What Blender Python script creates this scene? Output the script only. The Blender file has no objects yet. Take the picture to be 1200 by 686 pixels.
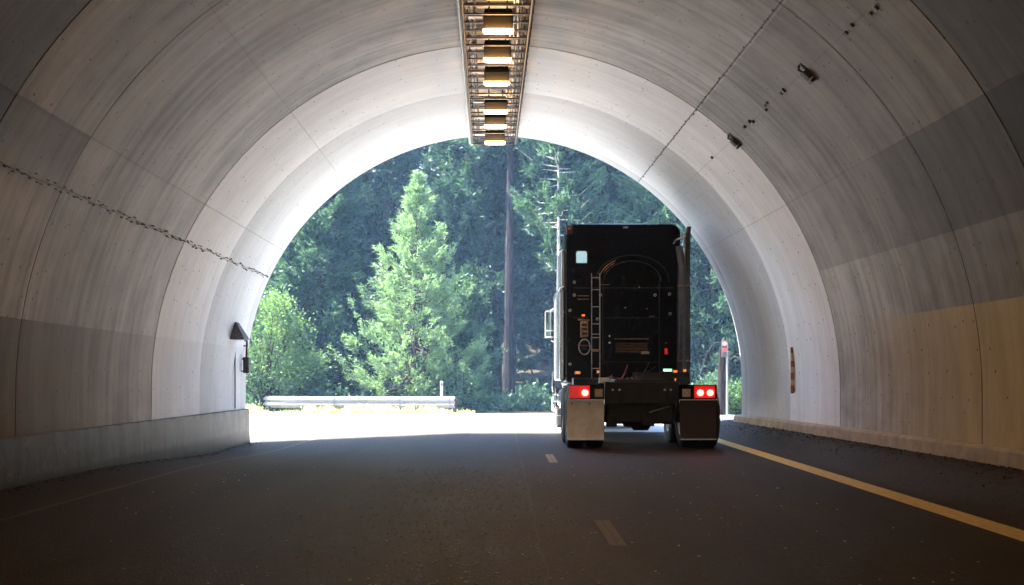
import bpy, bmesh, math, random
import numpy as np
from mathutils import Vector, Matrix
R = math.radians
sc = bpy.context.scene
COL = sc.collection
H0 = 1.14            # camera height
F = 1250.0
def P(px, py, Y):    # measured picture position -> metres at distance Y
    return (px-590)*Y/F, H0+(445-py)*Y/F

# ------------------------------------------------------------------ helpers
def tag(o, label=None, cat=None, group=None, kind=None):
    if label: o['label'] = label
    if cat: o['category'] = cat
    if group: o['group'] = group
    if kind: o['kind'] = kind
    return o
def thing(name, loc, label, cat, group=None):
    o = bpy.data.objects.new(name, None); COL.objects.link(o)
    o.location = loc; o.empty_display_size = .2
    return tag(o, label, cat, group)
def wloc(o):
    v = Vector((0, 0, 0))
    while o: v += o.location; o = o.parent
    return v
class MB:
    def __init__(s): s.v = []; s.f = []
    def add(s, vs, fs):
        b = len(s.v); s.v += [tuple(v) for v in vs]; s.f += [tuple(i+b for i in f) for f in fs]; return s
    def box(s, x0, x1, y0, y1, z0, z1, M=None):
        vs = [Vector((x, y, z)) for z in (z0, z1) for y in (y0, y1) for x in (x0, x1)]
        if M: vs = [M @ v for v in vs]
        return s.add(vs, [(0,2,3,1),(4,5,7,6),(0,1,5,4),(2,6,7,3),(0,4,6,2),(1,3,7,5)])
    def rbox(s, c, sz, rot=(0,0,0)):
        from mathutils import Euler
        M = Matrix.Translation(c) @ Euler(rot).to_matrix().to_4x4()
        a, b, d = sz[0]/2, sz[1]/2, sz[2]/2
        return s.box(-a, a, -b, b, -d, d, M)
    def tube(s, pts, r, n=8, cap=True):
        pts = [Vector(p) for p in pts]; rs = r if isinstance(r, (list, tuple)) else [r]*len(pts)
        b = len(s.v); up = None
        for i, p in enumerate(pts):
            d = (pts[min(i+1, len(pts)-1)]-pts[max(i-1, 0)]).normalized()
            if up is None:
                up = Vector((0,0,1)) if abs(d.z) < .9 else Vector((1,0,0))
            a = d.cross(up).normalized(); c = a.cross(d).normalized(); up = c
            for k in range(n):
                t = 2*math.pi*k/n
                s.v.append(tuple(p+(a*math.cos(t)+c*math.sin(t))*rs[i]))
        for i in range(len(pts)-1):
            for k in range(n):
                q = (k+1) % n
                s.f.append((b+i*n+k, b+i*n+q, b+(i+1)*n+q, b+(i+1)*n+k))
        if cap:
            s.f.append(tuple(b+k for k in range(n))[::-1]); e = b+(len(pts)-1)*n
            s.f.append(tuple(e+k for k in range(n)))
        return s
    def prism_xz(s, poly, y0, y1):
        n = len(poly); b = [(x, y0, z) for x, z in poly]+[(x, y1, z) for x, z in poly]
        return s.add(b, [tuple(range(n)), tuple(range(2*n-1, n-1, -1))]+[(i, n+i, n+(i+1) % n, (i+1) % n) for i in range(n)])
    def prism_yz(s, poly, x0, x1):
        n = len(poly); b = [(x0, y, z) for y, z in poly]+[(x1, y, z) for y, z in poly]
        return s.add(b, [tuple(range(n))[::-1], tuple(range(n, 2*n))]+[((i+1) % n, n+(i+1) % n, n+i, i) for i in range(n)])
    def loft(s, rings):
        n = len(rings[0]); vs = [v for r in rings for v in r]; fs = []
        for i in range(len(rings)-1):
            for k in range(n):
                q = (k+1) % n; fs.append((i*n+k, i*n+q, (i+1)*n+q, (i+1)*n+k))
        fs.append(tuple(range(n))[::-1]); fs.append(tuple(range((len(rings)-1)*n, len(rings)*n)))
        return s.add(vs, fs)
    def lathe_x(s, prof, cx, cy, cz, n=40):   # prof (dx, r) about the x axis
        b = len(s.v); m = len(prof)
        for k in range(n):
            t = 2*math.pi*k/n
            for dx, r in prof: s.v.append((cx+dx, cy+r*math.cos(t), cz+r*math.sin(t)))
        for k in range(n):
            q = (k+1) % n
            for j in range(m-1): s.f.append((b+k*m+j, b+k*m+j+1, b+q*m+j+1, b+q*m+j))
        return s
    def build(s, name, mat, parent=None, bevel=0, smooth=True, angle=35):
        me = bpy.data.meshes.new(name); off = wloc(parent) if parent else Vector((0,0,0))
        me.from_pydata([(x-off.x, y-off.y, z-off.z) for x, y, z in s.v], [], s.f); me.update()
        bm = bmesh.new(); bm.from_mesh(me); bmesh.ops.recalc_face_normals(bm, faces=bm.faces); bm.to_mesh(me); bm.free()
        if smooth:
            me.shade_smooth(); me.set_sharp_from_angle(angle=R(angle))
        o = bpy.data.objects.new(name, me); COL.objects.link(o); me.materials.append(mat)
        if parent: o.parent = parent
        if bevel:
            m = o.modifiers.new('bevel', 'BEVEL'); m.width = bevel; m.segments = 2; m.limit_method = 'ANGLE'; m.angle_limit = R(40)
        return o
def np_mesh(name, pts, k, mat, parent=None, loc=None):
    """pts (n,k,3) array of separate k-sided faces"""
    n = len(pts); me = bpy.data.meshes.new(name)
    me.vertices.add(n*k); me.vertices.foreach_set('co', pts.astype(np.float32).ravel())
    me.loops.add(n*k); me.loops.foreach_set('vertex_index', np.arange(n*k, dtype=np.int32))
    me.polygons.add(n); me.polygons.foreach_set('loop_start', np.arange(n, dtype=np.int32)*k)
    me.update(calc_edges=True); me.validate()
    me.materials.append(mat)
    o = bpy.data.objects.new(name, me); COL.objects.link(o)
    if parent: o.parent = parent
    if loc: o.location = loc
    return o

# ------------------------------------------------------------------ materials
class N:
    def __init__(s, name):
        m = bpy.data.materials.new(name); m.use_nodes = True; s.m = m; s.t = m.node_tree
        s.b = s.t.nodes['Principled BSDF']; s.out = s.t.nodes['Material Output']
    def n(s, typ, **kw):
        x = s.t.nodes.new(typ)
        for k, v in kw.items(): setattr(x, k, v)
        return x
    def put(s, sock, v):
        if hasattr(v, 'is_output') or isinstance(v, bpy.types.NodeSocket): s.t.links.new(v, sock)
        else: sock.default_value = v
    def ma(s, op, a, b=0.0, c=0.0, clamp=False):
        x = s.n('ShaderNodeMath', operation=op, use_clamp=clamp); s.put(x.inputs[0], a); s.put(x.inputs[1], b)
        if len(x.inputs) > 2: s.put(x.inputs[2], c)
        return x.outputs[0]
    def comb(s, a, b, c=0.0):
        x = s.n('ShaderNodeCombineXYZ')
        for i, v in enumerate((a, b, c)): s.put(x.inputs[i], v)
        return x.outputs[0]
    def sep(s, v):
        x = s.n('ShaderNodeSeparateXYZ'); s.put(x.inputs[0], v); return x.outputs
    def noise(s, vec, scale=1, detail=4, rough=.55):
        x = s.n('ShaderNodeTexNoise'); x.inputs['Scale'].default_value = scale; x.inputs['Detail'].default_value = detail
        x.inputs['Roughness'].default_value = rough
        if vec is not None: s.put(x.inputs['Vector'], vec)
        return x.outputs[0]
    def vor(s, vec, scale, feature='F1'):
        x = s.n('ShaderNodeTexVoronoi', feature=feature, voronoi_dimensions='2D'); x.inputs['Scale'].default_value = scale
        if vec is not None: s.put(x.inputs['Vector'], vec)
        return x
    def ss(s, v, a, b):    # smoothstep a..b -> 0..1
        x = s.n('ShaderNodeMapRange', interpolation_type='SMOOTHSTEP'); s.put(x.inputs['Value'], v)
        x.inputs['From Min'].default_value = a; x.inputs['From Max'].default_value = b
        return x.outputs[0]
    def mix(s, f, a, b, mode='MIX'):
        x = s.n('ShaderNodeMix', data_type='RGBA', blend_type=mode); s.put(x.inputs[0], f)
        for i, v in ((6, a), (7, b)):
            if isinstance(v, (tuple, list)): v = (v[0], v[1], v[2], 1)
            s.put(x.inputs[i], v)
        return x.outputs[2]
    def line(s, v, a, w):   # 1 on the line v==a
        return s.ma('SUBTRACT', 1.0, s.ss(s.ma('ABSOLUTE', s.ma('SUBTRACT', v, a)), w*.4, w))
    def pos(s): return s.n('ShaderNodeNewGeometry').outputs['Position']
    def bump(s, h, st=.3, d=.01):
        x = s.n('ShaderNodeBump'); x.inputs['Strength'].default_value = st; x.inputs['Distance'].default_value = d
        s.put(x.inputs['Height'], h); s.t.links.new(x.outputs[0], s.b.inputs['Normal'])
    def base(s, v, rough=None, metal=None, spec=None):
        if isinstance(v, (tuple, list)): v = (v[0], v[1], v[2], 1)
        s.put(s.b.inputs['Base Color'], v)
        if rough is not None: s.put(s.b.inputs['Roughness'], rough)
        if metal is not None: s.put(s.b.inputs['Metallic'], metal)
        if spec is not None: s.put(s.b.inputs['Specular IOR Level'], spec)

def simple(name, c, rough=.5, metal=0, var=.25, scale=6, bump=0.0):
    m = N(name); p = m.n('ShaderNodeTexCoord').outputs['Object']
    nz = m.noise(p, scale, 5, .65)
    m.base(m.mix(m.ss(nz, .3, .7), tuple(x*(1-var) for x in c), tuple(min(1, x*(1+var)) for x in c)),
           m.ma('ADD', rough-.08, m.ma('MULTIPLY', nz, .16)), metal)
    if bump: m.bump(m.noise(p, scale*8, 4), bump, .01)
    return m.m
def emit(name, c, st):
    m = N(name); m.base((c[0]*.5, c[1]*.5, c[2]*.5), .3); m.b.inputs['Emission Color'].default_value = (*c, 1)
    m.b.inputs['Emission Strength'].default_value = st; return m.m

def concrete():
    m = N('tunnel_concrete'); uv = m.n('ShaderNodeUVMap').outputs[0]
    u, v, _ = m.sep(uv); X, Y, Z = m.sep(m.pos())
    s = m.ma('MULTIPLY', u, .0908)
    streak = m.noise(m.comb(m.ma('MULTIPLY', s, .22), m.ma('MULTIPLY', v, 7.0)), 1, 6, .65)
    fine = m.noise(m.comb(m.ma('MULTIPLY', s, 1.1), m.ma('MULTIPLY', v, 38.0)), 1, 3, .6)
    broad = m.noise(m.comb(m.ma('MULTIPLY', s, .30), m.ma('MULTIPLY', v, .9)), 1, 4, .6)
    blot = m.noise(m.comb(s, v), 1.7, 6, .7)
    f = m.ma('ADD', m.ma('MULTIPLY', streak, .34), m.ma('ADD', m.ma('MULTIPLY', broad, .33), m.ma('ADD', m.ma('MULTIPLY', blot, .25), m.ma('MULTIPLY', fine, .08))))
    f = m.ss(f, .36, .63)
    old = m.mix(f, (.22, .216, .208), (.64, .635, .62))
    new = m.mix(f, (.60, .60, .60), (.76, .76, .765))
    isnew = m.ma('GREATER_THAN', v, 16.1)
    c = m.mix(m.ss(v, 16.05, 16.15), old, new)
    # ring by ring tone of the separate pours, with light falloff along the tunnel painted in
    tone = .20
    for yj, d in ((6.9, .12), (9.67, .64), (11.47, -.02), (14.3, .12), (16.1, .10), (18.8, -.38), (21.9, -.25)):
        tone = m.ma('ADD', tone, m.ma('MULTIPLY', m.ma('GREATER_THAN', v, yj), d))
    # darker panels: left at 21..32 deg above springing on the near ring, right below 32 deg
    dl = m.ma('MULTIPLY', m.ma('MULTIPLY', m.ma('GREATER_THAN', u, 147.6), m.ma('LESS_THAN', v, 11.47)), m.ma('SUBTRACT', 1.0, m.ss(u, 150, 158)))
    dr = m.ma('MULTIPLY', m.ma('LESS_THAN', u, 32.4), m.ss(v, 13.6, 11.0))
    dr2 = m.ma('MULTIPLY', m.ma('MULTIPLY', m.ma('LESS_THAN', u, 54), m.ma('GREATER_THAN', u, 20)), m.ma('MULTIPLY', m.ma('LESS_THAN', v, 16.1), .30))
    dl2 = m.ma('MULTIPLY', m.ma('MULTIPLY', m.ma('GREATER_THAN', u, 126), m.ma('LESS_THAN', u, 148)), m.ma('MULTIPLY', m.ma('LESS_THAN', v, 14.3), .10))
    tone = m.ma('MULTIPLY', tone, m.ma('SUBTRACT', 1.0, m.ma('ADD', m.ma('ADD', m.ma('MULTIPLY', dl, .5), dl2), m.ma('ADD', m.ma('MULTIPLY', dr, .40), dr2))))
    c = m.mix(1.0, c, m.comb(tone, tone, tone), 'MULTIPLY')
    c = m.mix(m.ss(Y, 12.0, 7.0), c, m.mix(1.0, c, (1.0, .84, .60), 'MULTIPLY'))   # warm lamp cast painted into the near rings
    # painted lower wall
    wl = m.ss(m.ma('SUBTRACT', Z, m.ma('ADD', 1.79, m.ma('MULTIPLY', m.ma('GREATER_THAN', X, 0), .16))), .006, -.006)
    wl = m.ma('MULTIPLY', wl, m.ma('SUBTRACT', 1.0, m.ma('MULTIPLY', isnew, .6)))
    wl = m.ma('MULTIPLY', wl, m.ma('SUBTRACT', 1.0, m.ma('MULTIPLY', m.ma('ADD', .72, m.ma('MULTIPLY', m.ma('GREATER_THAN', X, 0), .28)), m.ss(v, 10.5, 16.0))))
    pn = m.noise(m.comb(m.ma('MULTIPLY', s, .5), m.ma('MULTIPLY', v, 3)), 1.2, 5, .6)
    pl = m.mix(m.ss(pn, .3, .7), (.10, .070, .030), (.165, .12, .06))
    pr = m.mix(m.ss(pn, .3, .7), (.50, .385, .19), (.64, .51, .28))
    c = m.mix(wl, c, m.mix(m.ma('GREATER_THAN', X, 0), pl, pr))
    # joints, seams, blow holes
    dark = 0.0
    for yj in (4.2, 6.9, 9.67, 11.47, 14.3, 16.1, 18.8, 21.9):
        dark = m.ma('MAXIMUM', dark, m.ma('MULTIPLY', m.line(v, yj, .016 if yj in (9.67, 11.47) else .010), .85 if yj in (9.67, 11.47) else .5))
    for a, w, st in ((54.4, .18, .45), (32.4, .12, .3), (147.6, .14, .35), (126.5, .12, .3), (46.5, .10, .22)):
        dark = m.ma('MAXIMUM', dark, m.ma('MULTIPLY', m.line(u, a, w), st))
    dark = m.ma('MULTIPLY', dark, m.ss(m.noise(m.comb(s, v), 2.3, 3), .25, .5))
    vo = m.vor(m.comb(s, v), 3.6); hole = m.ma('MULTIPLY', m.ma('LESS_THAN', vo.outputs['Distance'], .055),
        m.ma('GREATER_THAN', m.sep(vo.outputs['Color'])[0], .72))
    vo2 = m.vor(m.comb(s, v), 11); hole2 = m.ma('MULTIPLY', m.ma('LESS_THAN', vo2.outputs['Distance'], .09),
        m.ma('GREATER_THAN', m.sep(vo2.outputs['Color'])[1], .88))
    holes = m.ma('MAXIMUM', hole, m.ma('MULTIPLY', hole2, .6))
    # scratch-like drips running round the arch
    dr3 = m.noise(m.comb(m.ma('MULTIPLY', s, .9), m.ma('MULTIPLY', v, 22)), 1, 2, .5)
    holes = m.ma('MAXIMUM', holes, m.ma('MULTIPLY', m.ss(dr3, .73, .78), .35))
    c = m.mix(m.ma('MAXIMUM', dark, m.ma('MULTIPLY', holes, .8)), c, (.025, .022, .02))
    m.base(c, m.ma('ADD', .55, m.ma('MULTIPLY', blot, .2)), spec=.35)
    m.bump(m.ma('SUBTRACT', m.ma('ADD', m.ma('MULTIPLY', streak, .8), fine), m.ma('ADD', m.ma('MULTIPLY', holes, 1.5), m.ma('MULTIPLY', dark, 2))), .35, .006)
    return m.m
def barrier_mat():
    m = N('barrier_concrete'); X, Y, Z = m.sep(m.pos())
    n1 = m.noise(m.comb(m.ma('MULTIPLY', Y, 3.2), m.ma('MULTIPLY', Z, .7)), 1, 6, .7)
    n2 = m.noise(m.comb(Y, Z), 5, 6, .7)
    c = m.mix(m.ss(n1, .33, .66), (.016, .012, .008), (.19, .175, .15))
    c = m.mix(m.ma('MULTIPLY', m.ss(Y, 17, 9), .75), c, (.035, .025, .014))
    c = m.mix(m.ss(n2, .5, .75), c, (.20, .18, .15))
    vo = m.vor(m.comb(Y, Z), 4.2)
    hole = m.ma('MULTIPLY', m.ma('LESS_THAN', vo.outputs['Distance'], .10), m.ma('GREATER_THAN', m.sep(vo.outputs['Color'])[0], .55))
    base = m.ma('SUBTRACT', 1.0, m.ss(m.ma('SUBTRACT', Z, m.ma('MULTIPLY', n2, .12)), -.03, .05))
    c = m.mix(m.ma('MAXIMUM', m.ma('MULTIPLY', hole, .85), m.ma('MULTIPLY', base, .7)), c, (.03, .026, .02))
    m.base(c, m.ma('ADD', .30, m.ma('MULTIPLY', m.ma('ADD', n1, n2), .22)), spec=.16)
    m.bump(m.ma('SUBTRACT', n2, hole), .3, .006); return m.m
def asphalt(name, c0, c1, specks=True, rough=.62):
    m = N(name); p = m.pos(); X, Y, Z = m.sep(p)
    n1 = m.noise(p, 55, 3, .6); n2 = m.noise(p, .6, 5, .6); n3 = m.noise(m.comb(m.ma('MULTIPLY', X, 1.4), m.ma('MULTIPLY', Y, .12)), 1, 4)
    n0 = m.noise(p, 15, 4, .65)
    c = m.mix(m.ss(m.ma('ADD', m.ma('ADD', m.ma('MULTIPLY', n1, .38), m.ma('MULTIPLY', n0, .27)), m.ma('ADD', m.ma('MULTIPLY', n2, .2), m.ma('MULTIPLY', n3, .15))), .43, .60), c0, c1)
    if specks:
        vo = m.vor(p, 26)
        sp = m.ma('MULTIPLY', m.ma('LESS_THAN', vo.outputs['Distance'], .16), m.ma('GREATER_THAN', m.sep(vo.outputs['Color'])[0], .80))
        wx = m.ma('ABSOLUTE', m.ma('ADD', X, .45))
        sp = m.ma('MULTIPLY', sp, m.ma('MULTIPLY', m.ma('SUBTRACT', 1.0, m.ss(wx, .15, 1.2)), m.ss(m.noise(p, 2.2, 3), .42, .62)))
        vo2 = m.vor(p, 60)
        sp2 = m.ma('MULTIPLY', m.ma('LESS_THAN', vo2.outputs['Distance'], .3), m.ma('GREATER_THAN', m.sep(vo2.outputs['Color'])[0], .86))
        c = m.mix(m.ma('MAXIMUM', m.ma('MULTIPLY', sp, .8), m.ma('MULTIPLY', sp2, .14)), c, (.5, .47, .42))
        wob = m.ma('MULTIPLY', m.ma('SUBTRACT', m.noise(m.comb(0.0, m.ma('MULTIPLY', Y, 1.3)), 1, 4), .5), .12)
        crack = m.line(m.ma('ADD', X, wob), .25, .012)
        crack2 = m.line(m.ma('ADD', X, m.ma('MULTIPLY', wob, .3)), -4.08, .05)
        c = m.mix(m.ma('MULTIPLY', crack, .6), c, (.10, .09, .08))
        c = m.mix(m.ma('MULTIPLY', crack2, .45), c, (.16, .14, .11))
    if specks:
        trk = 0.0
        for xt in (-2.75, -.95, 1.45, 3.15): trk = m.ma('MAXIMUM', trk, m.ma('SUBTRACT', 1.0, m.ss(m.ma('ABSOLUTE', m.ma('SUBTRACT', m.ma('ADD', X, m.ma('MULTIPLY', n3, .3)), xt+.15)), .12, .5)))
        c = m.mix(m.ma('MULTIPLY', trk, .45), c, (.014, .010, .007))
        oil = m.ss(m.noise(m.comb(m.ma('MULTIPLY', X, 1.6), m.ma('MULTIPLY', Y, .5)), 1, 4, .6), .60, .70); c = m.mix(m.ma('MULTIPLY', oil, .5), c, (.007, .005, .004))
    if specks: c = m.mix(m.ma('MULTIPLY', m.ss(m.ma('ADD', X, m.ma('MULTIPLY', n2, .3)), -4.05, -4.3), .6), c, (.008, .007, .005))
    m.base(c, m.ma('ADD', rough-.1, m.ma('MULTIPLY', n2, .2)), spec=.3)
    m.bump(m.ma('ADD', n1, m.ma('MULTIPLY', m.vor(p, 90).outputs['Distance'], .7)), .55, .008)
    return m.m
def leaf(name, c0, c1, tr=.35):
    m = N(name); info = m.n('ShaderNodeObjectInfo'); p = m.n('ShaderNodeTexCoord').outputs['Object']
    n1 = m.noise(p, 1.1, 3); n2 = m.noise(p, 9, 2)
    f = m.ma('ADD', m.ma('MULTIPLY', n1, .7), m.ma('ADD', m.ma('MULTIPLY', n2, .3), m.ma('MULTIPLY', m.ma('SUBTRACT', info.outputs['Random'], .5), .3)))
    c = m.mix(m.ss(f, .3, .7), c0, c1)
    m.base(c, .55, spec=.35)
    tl = m.n('ShaderNodeBsdfTranslucent'); m.t.links.new(m.mix(.5, c, (c1[0]*1.4, c1[1]*1.5, c1[2]*.8)), tl.inputs[0])
    mx = m.n('ShaderNodeMixShader'); mx.inputs[0].default_value = tr
    m.t.links.new(m.b.outputs[0], mx.inputs[1]); m.t.links.new(tl.outputs[0], mx.inputs[2]); m.t.links.new(mx.outputs[0], m.out.inputs['Surface'])
    return m.m
def bark(name, c0, c1):
    m = N(name); X, Y, Z = m.sep(m.n('ShaderNodeTexCoord').outputs['Object'])
    v = m.comb(m.ma('MULTIPLY', X, 14), m.ma('MULTIPLY', Y, 14), m.ma('MULTIPLY', Z, 2)); n1 = m.noise(v, 1, 5, .7)
    m.base(m.mix(m.ss(n1, .35, .65), c0, c1), .95, spec=.05); m.bump(n1, .8, .03); return m.m
def soil():
    m = N('forest_floor'); p = m.pos(); n1 = m.noise(p, 2.5, 7, .7); n2 = m.noise(p, .3, 3)
    c = m.mix(m.ss(n1, .35, .65), (.03, .024, .014), (.028, .021, .014)); c = m.mix(m.ss(n2, .45, .65), c, (.015, .022, .009))
    m.base(c, .95, spec=.1); m.bump(n1, .8, .05); return m.m

M = dict(
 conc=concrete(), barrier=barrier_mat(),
 kerb=simple('kerb_concrete', (.46, .38, .27), .8, 0, .2, 5, .25),
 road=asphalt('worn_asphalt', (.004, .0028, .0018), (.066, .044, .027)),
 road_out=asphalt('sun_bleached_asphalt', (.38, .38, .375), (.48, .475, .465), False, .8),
 yellow=simple('yellow_paint', (.85, .62, .22), .6, 0, .18, 14, .4), dash=simple('worn_white_paint', (.34, .27, .17), .6, 0, .45, 26, .4),
 steel=simple('galvanised_steel', (.09, .09, .095), .65, .2, .3, 14), darksteel=simple('dark_steel', (.05, .05, .052), .5, .6, .3, 12),
 white=simple('white_box', (.62, .61, .58), .5, 0, .08, 10), tan=simple('tan_lamp_housing', (.006, .0055, .0045), .7, 0, .3, 12),
 lamp=emit('lamp_glow', (1, .49, .15), 6.4),
 soil=soil(), grass=leaf('dry_grass', (.35, .32, .14), (.55, .52, .26), .4),
 pale=leaf('pale_needles', (.024, .058, .028), (.135, .215, .095), .42), dark=leaf('dark_needles', (.004, .014, .011), (.038, .078, .045), .35),
 mid=leaf('mid_needles', (.008, .028, .018), (.062, .12, .06), .4), broad=leaf('bright_leaves', (.018, .05, .018), (.10, .17, .055), .45),
 bark=bark('grey_brown_bark', (.02, .015, .012), (.07, .05, .04)), shadebark=bark('shaded_stump_bark', (.004, .003, .003), (.014, .010, .009)), redbark=bark('purple_brown_bark', (.010, .008, .008), (.032, .025, .026)),  # stump and pine bark darkened, shade put into the colour
 deadbark=bark('pale_dead_bark', (.20, .17, .14), (.42, .38, .32)),
 black=simple('black_gloss_paint', (.002, .002, .0025), .25, 0, .2, 5), blackp=simple('matte_black', (.012, .012, .012), .55, 0, .3, 8),
 frame=simple('greasy_black_frame', (.014, .013, .012), .6, .2, .5, 10), rubber=simple('tyre_rubber', (.014, .014, .014), .8, 0, .3, 12, .3),
 chrome=simple('polished_metal', (.62, .62, .64), .16, 1, .06, 8), alu=simple('brushed_aluminium', (.42, .42, .43), .35, .9, .15, 12),
 pipe=simple('exhaust_steel', (.085, .09, .10), .35, .6, .25, 7), fair=simple('side_fairing_paint', (.26, .26, .28), .25, .7, .1, 6),
 flapw=simple('dusty_white_mud_flap', (.78, .75, .71), .7, 0, .14, 5), flapb=simple('red_tinted_mud_flap', (.035, .012, .012), .55, 0, .2, 6),  # dark flap tinted red to carry the tail light glow
 glass=simple('dark_glass', (.015, .02, .022), .05, 0, .1, 3), mirror=simple('mirror_glass', (.22, .27, .25), .03, 1, .02, 3),
 tail=emit('tail_light_glow', (1, .05, .04), 1.6), tailh=emit('tail_light_red_lens', (.8, .01, .01), .035), amber=emit('amber_marker', (1, .22, .02), .09),
 green=emit('green_light', (.25, 1, .45), .25), redl=simple('red_reflector', (.5, .02, .02), .3), plate=simple('number_plate', (.42, .36, .24), .5, 0, .2, 30),
 redsig=emit('red_signal_glow', (1, .08, .08), .5), sidewin=emit('glowing_window_pane', (.50, .80, .90), .05),
 brass=simple('brown_metal', (.30, .17, .09), .35, .8, .3, 14), rust=simple('rust_brown', (.32, .10, .03), .7, 0, .4, 20), creamr=simple('cream_reflector', (.55, .42, .24), .5, 0, .25, 20),
 debris=simple('leaf_litter', (.035, .025, .016), .9, 0, .5, 3), hose=simple('hose_rubber', (.02, .02, .02), .4, 0, .2, 6), red=simple('red_paint', (.30, .03, .02), .5),
 headlight=simple('headlight_glass', (.7, .72, .75), .1, .3, .05, 5))

M['black'].node_tree.nodes['Principled BSDF'].inputs['Specular IOR Level'].default_value = .07
M['tan'].node_tree.nodes['Principled BSDF'].inputs['Specular IOR Level'].default_value = .05
M['dash_worn'] = simple('very_worn_paint', (.15, .12, .08), .7, 0, .5, 26, .4)
# ------------------------------------------------------------------ tunnel
YP = 22.5
def cxf(Y): return -.05-.0143*(max(-10, min(Y, YP))-11.5) if Y > 0 else .114
def zcf(Y): return .96+.008*(max(0, min(Y, YP))-11.5)
RAD = 5.2
def sstep(x): x = max(0, min(1, x)); return x*x*(3-2*x)
def gz(X, Y):     # road surface height
    z = 0.0
    if Y < 29:
        if X < 0: z += .045*sstep((Y-13)/7)*min(X+1, 0)*(1-sstep((Y-23)/6))
        if X > 4.15: z += .27*sstep((X-4.15)/.75)*(1-sstep((Y-23.5)/5))
    return z
tun = thing('road_tunnel', (0, YP, 0), 'curved grey concrete road tunnel lining with ring joints, arching over the truck and the road', 'tunnel')
joints = [4.2, 6.9, 9.67, 11.47, 14.3, 16.1, 18.8, 21.9]
def lining():
    st = []
    y = -46.0
    while y < YP-.01: st.append((y, 0)); y += .5
    for j in joints:
        st = [s for s in st if abs(s[0]-j) > .06]
        g_ = .016 if j in (9.67, 11.47) else .005
        st += [(j-.009, 0), (j-.006, g_), (j+.006, g_), (j+.009, 0)]
    st.append((YP, 0)); st.sort()
    rnd = random.Random(4); offs = {}
    ns = 96; me = bpy.data.meshes.new('lining'); vs = []; fs = []; uvs = []
    def prof(Y, r, dz=0):
        cx, cz = cxf(Y), zcf(Y); o = []
        o.append((cx+r, -.35, -22)); o.append((cx+r, cz*.5, -8))
        for k in range(ns+1):
            a = math.pi*k/ns; o.append((cx+r*math.cos(a), cz+r*math.sin(a), math.degrees(a)))
        o.append((cx-r, cz*.5, 188)); o.append((cx-r, -.45, 202)); return o
    rings = []
    for Y, g in st:
        seg = sum(Y > j for j in joints); off = offs.setdefault(seg, rnd.uniform(-.004, .004))
        if seg == len(joints): off = .03
        rings.append((Y, prof(Y, RAD+off+g)))
    n = len(rings[0][1])
    for Y, p in rings:
        for x, z, a in p: vs.append((x, Y, z)); uvs.append((a, Y))
    for i in range(len(rings)-1):
        for k in range(n-1): fs.append((i*n+k, i*n+k+1, (i+1)*n+k+1, (i+1)*n+k))
    # outside skin and end faces
    b = len(vs)
    for Y in (-46.0, YP):
        for x, z, a in prof(Y, RAD+.5): vs.append((x, Y, z)); uvs.append((a, Y))
    for k in range(n-1):
        fs.append((b+k+1, b+k, b+n+k, b+n+k+1))
        e = (len(rings)-1)*n; fs.append((e+k, e+k+1, b+n+k+1, b+n+k)); fs.append((k+1, k, b+k, b+k+1))
    off = wloc(tun)
    me.from_pydata([(x-off.x, y-off.y, z-off.z) for x, y, z in vs], [], fs)
    ul = me.uv_layers.new(name='UVMap')
    for l in me.loops: ul.data[l.index].uv = uvs[l.vertex_index]
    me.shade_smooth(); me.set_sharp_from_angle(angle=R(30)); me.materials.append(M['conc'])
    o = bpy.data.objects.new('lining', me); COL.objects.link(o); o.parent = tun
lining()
# headwall (outer face of the portal)
mb = MB(); ns = 48; cx, cz = cxf(YP), zcf(YP); inner = []; outer = []
for k in range(ns+1):
    a = math.pi*k/ns; inner.append((cx+(RAD+.5)*math.cos(a), cz+(RAD+.5)*math.sin(a)))
inner = [(cx+RAD+.5, -.4)]+inner+[(cx-RAD-.5, -.4)]
for x, z in inner:
    d = Vector((x-cx, max(z-cz, 0) if z > 0 else 0)); 
    t = min(17/abs(d.x) if abs(d.x) > .01 else 99, 8.2/d.y if d.y > .01 else 99); outer.append((cx+d.x*t, (cz+d.y*t) if z > 0 else -.4))
n = len(inner)
for y in (22.02, YP-.02): mb.v += [(x, y, z) for x, z in inner]+[(x, y, z) for x, z in outer]
for k in range(n-1):
    mb.f += [(k, k+1, n+k+1, n+k), (2*n+k+1, 2*n+k, 3*n+k, 3*n+k+1), (n+k, n+k+1, 3*n+k+1, 3*n+k)]
mb.build('headwall', simple('headwall_concrete', (.33, .32, .30), .85, 0, .3, 2, .4), tun, smooth=False)

# left barrier wall
bw = MB(); ys = [-46+i*1.0 for i in range(69)]+[YP-.05]; rings = []
for Y in ys:
    x = cxf(Y)-RAD; g = gz(x+.2, Y)
    rings.append([(x-.06, Y, g-.3), (x+.09, Y, g-.3), (x+.08, Y, g+.02), (x+.055, Y, .515), (x+.045, Y, .53), (x-.06, Y, .53)])
bw.loft(rings)
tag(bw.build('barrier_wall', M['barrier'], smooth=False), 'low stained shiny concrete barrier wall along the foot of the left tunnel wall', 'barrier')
kb = MB(); rings = []
for Y in ys:
    x = cxf(Y)+RAD; g = gz(x-.3, Y)
    rings.append([(x+.05, Y, g-.3), (x-.17, Y, g-.3), (x-.15, Y, g+.15), (x-.12, Y, g+.18), (x+.05, Y, g+.18)])
kb.loft(rings)
tag(kb.build('kerb', M['kerb'], smooth=False), 'low rough concrete kerb along the foot of the right tunnel wall', 'kerb')

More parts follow.
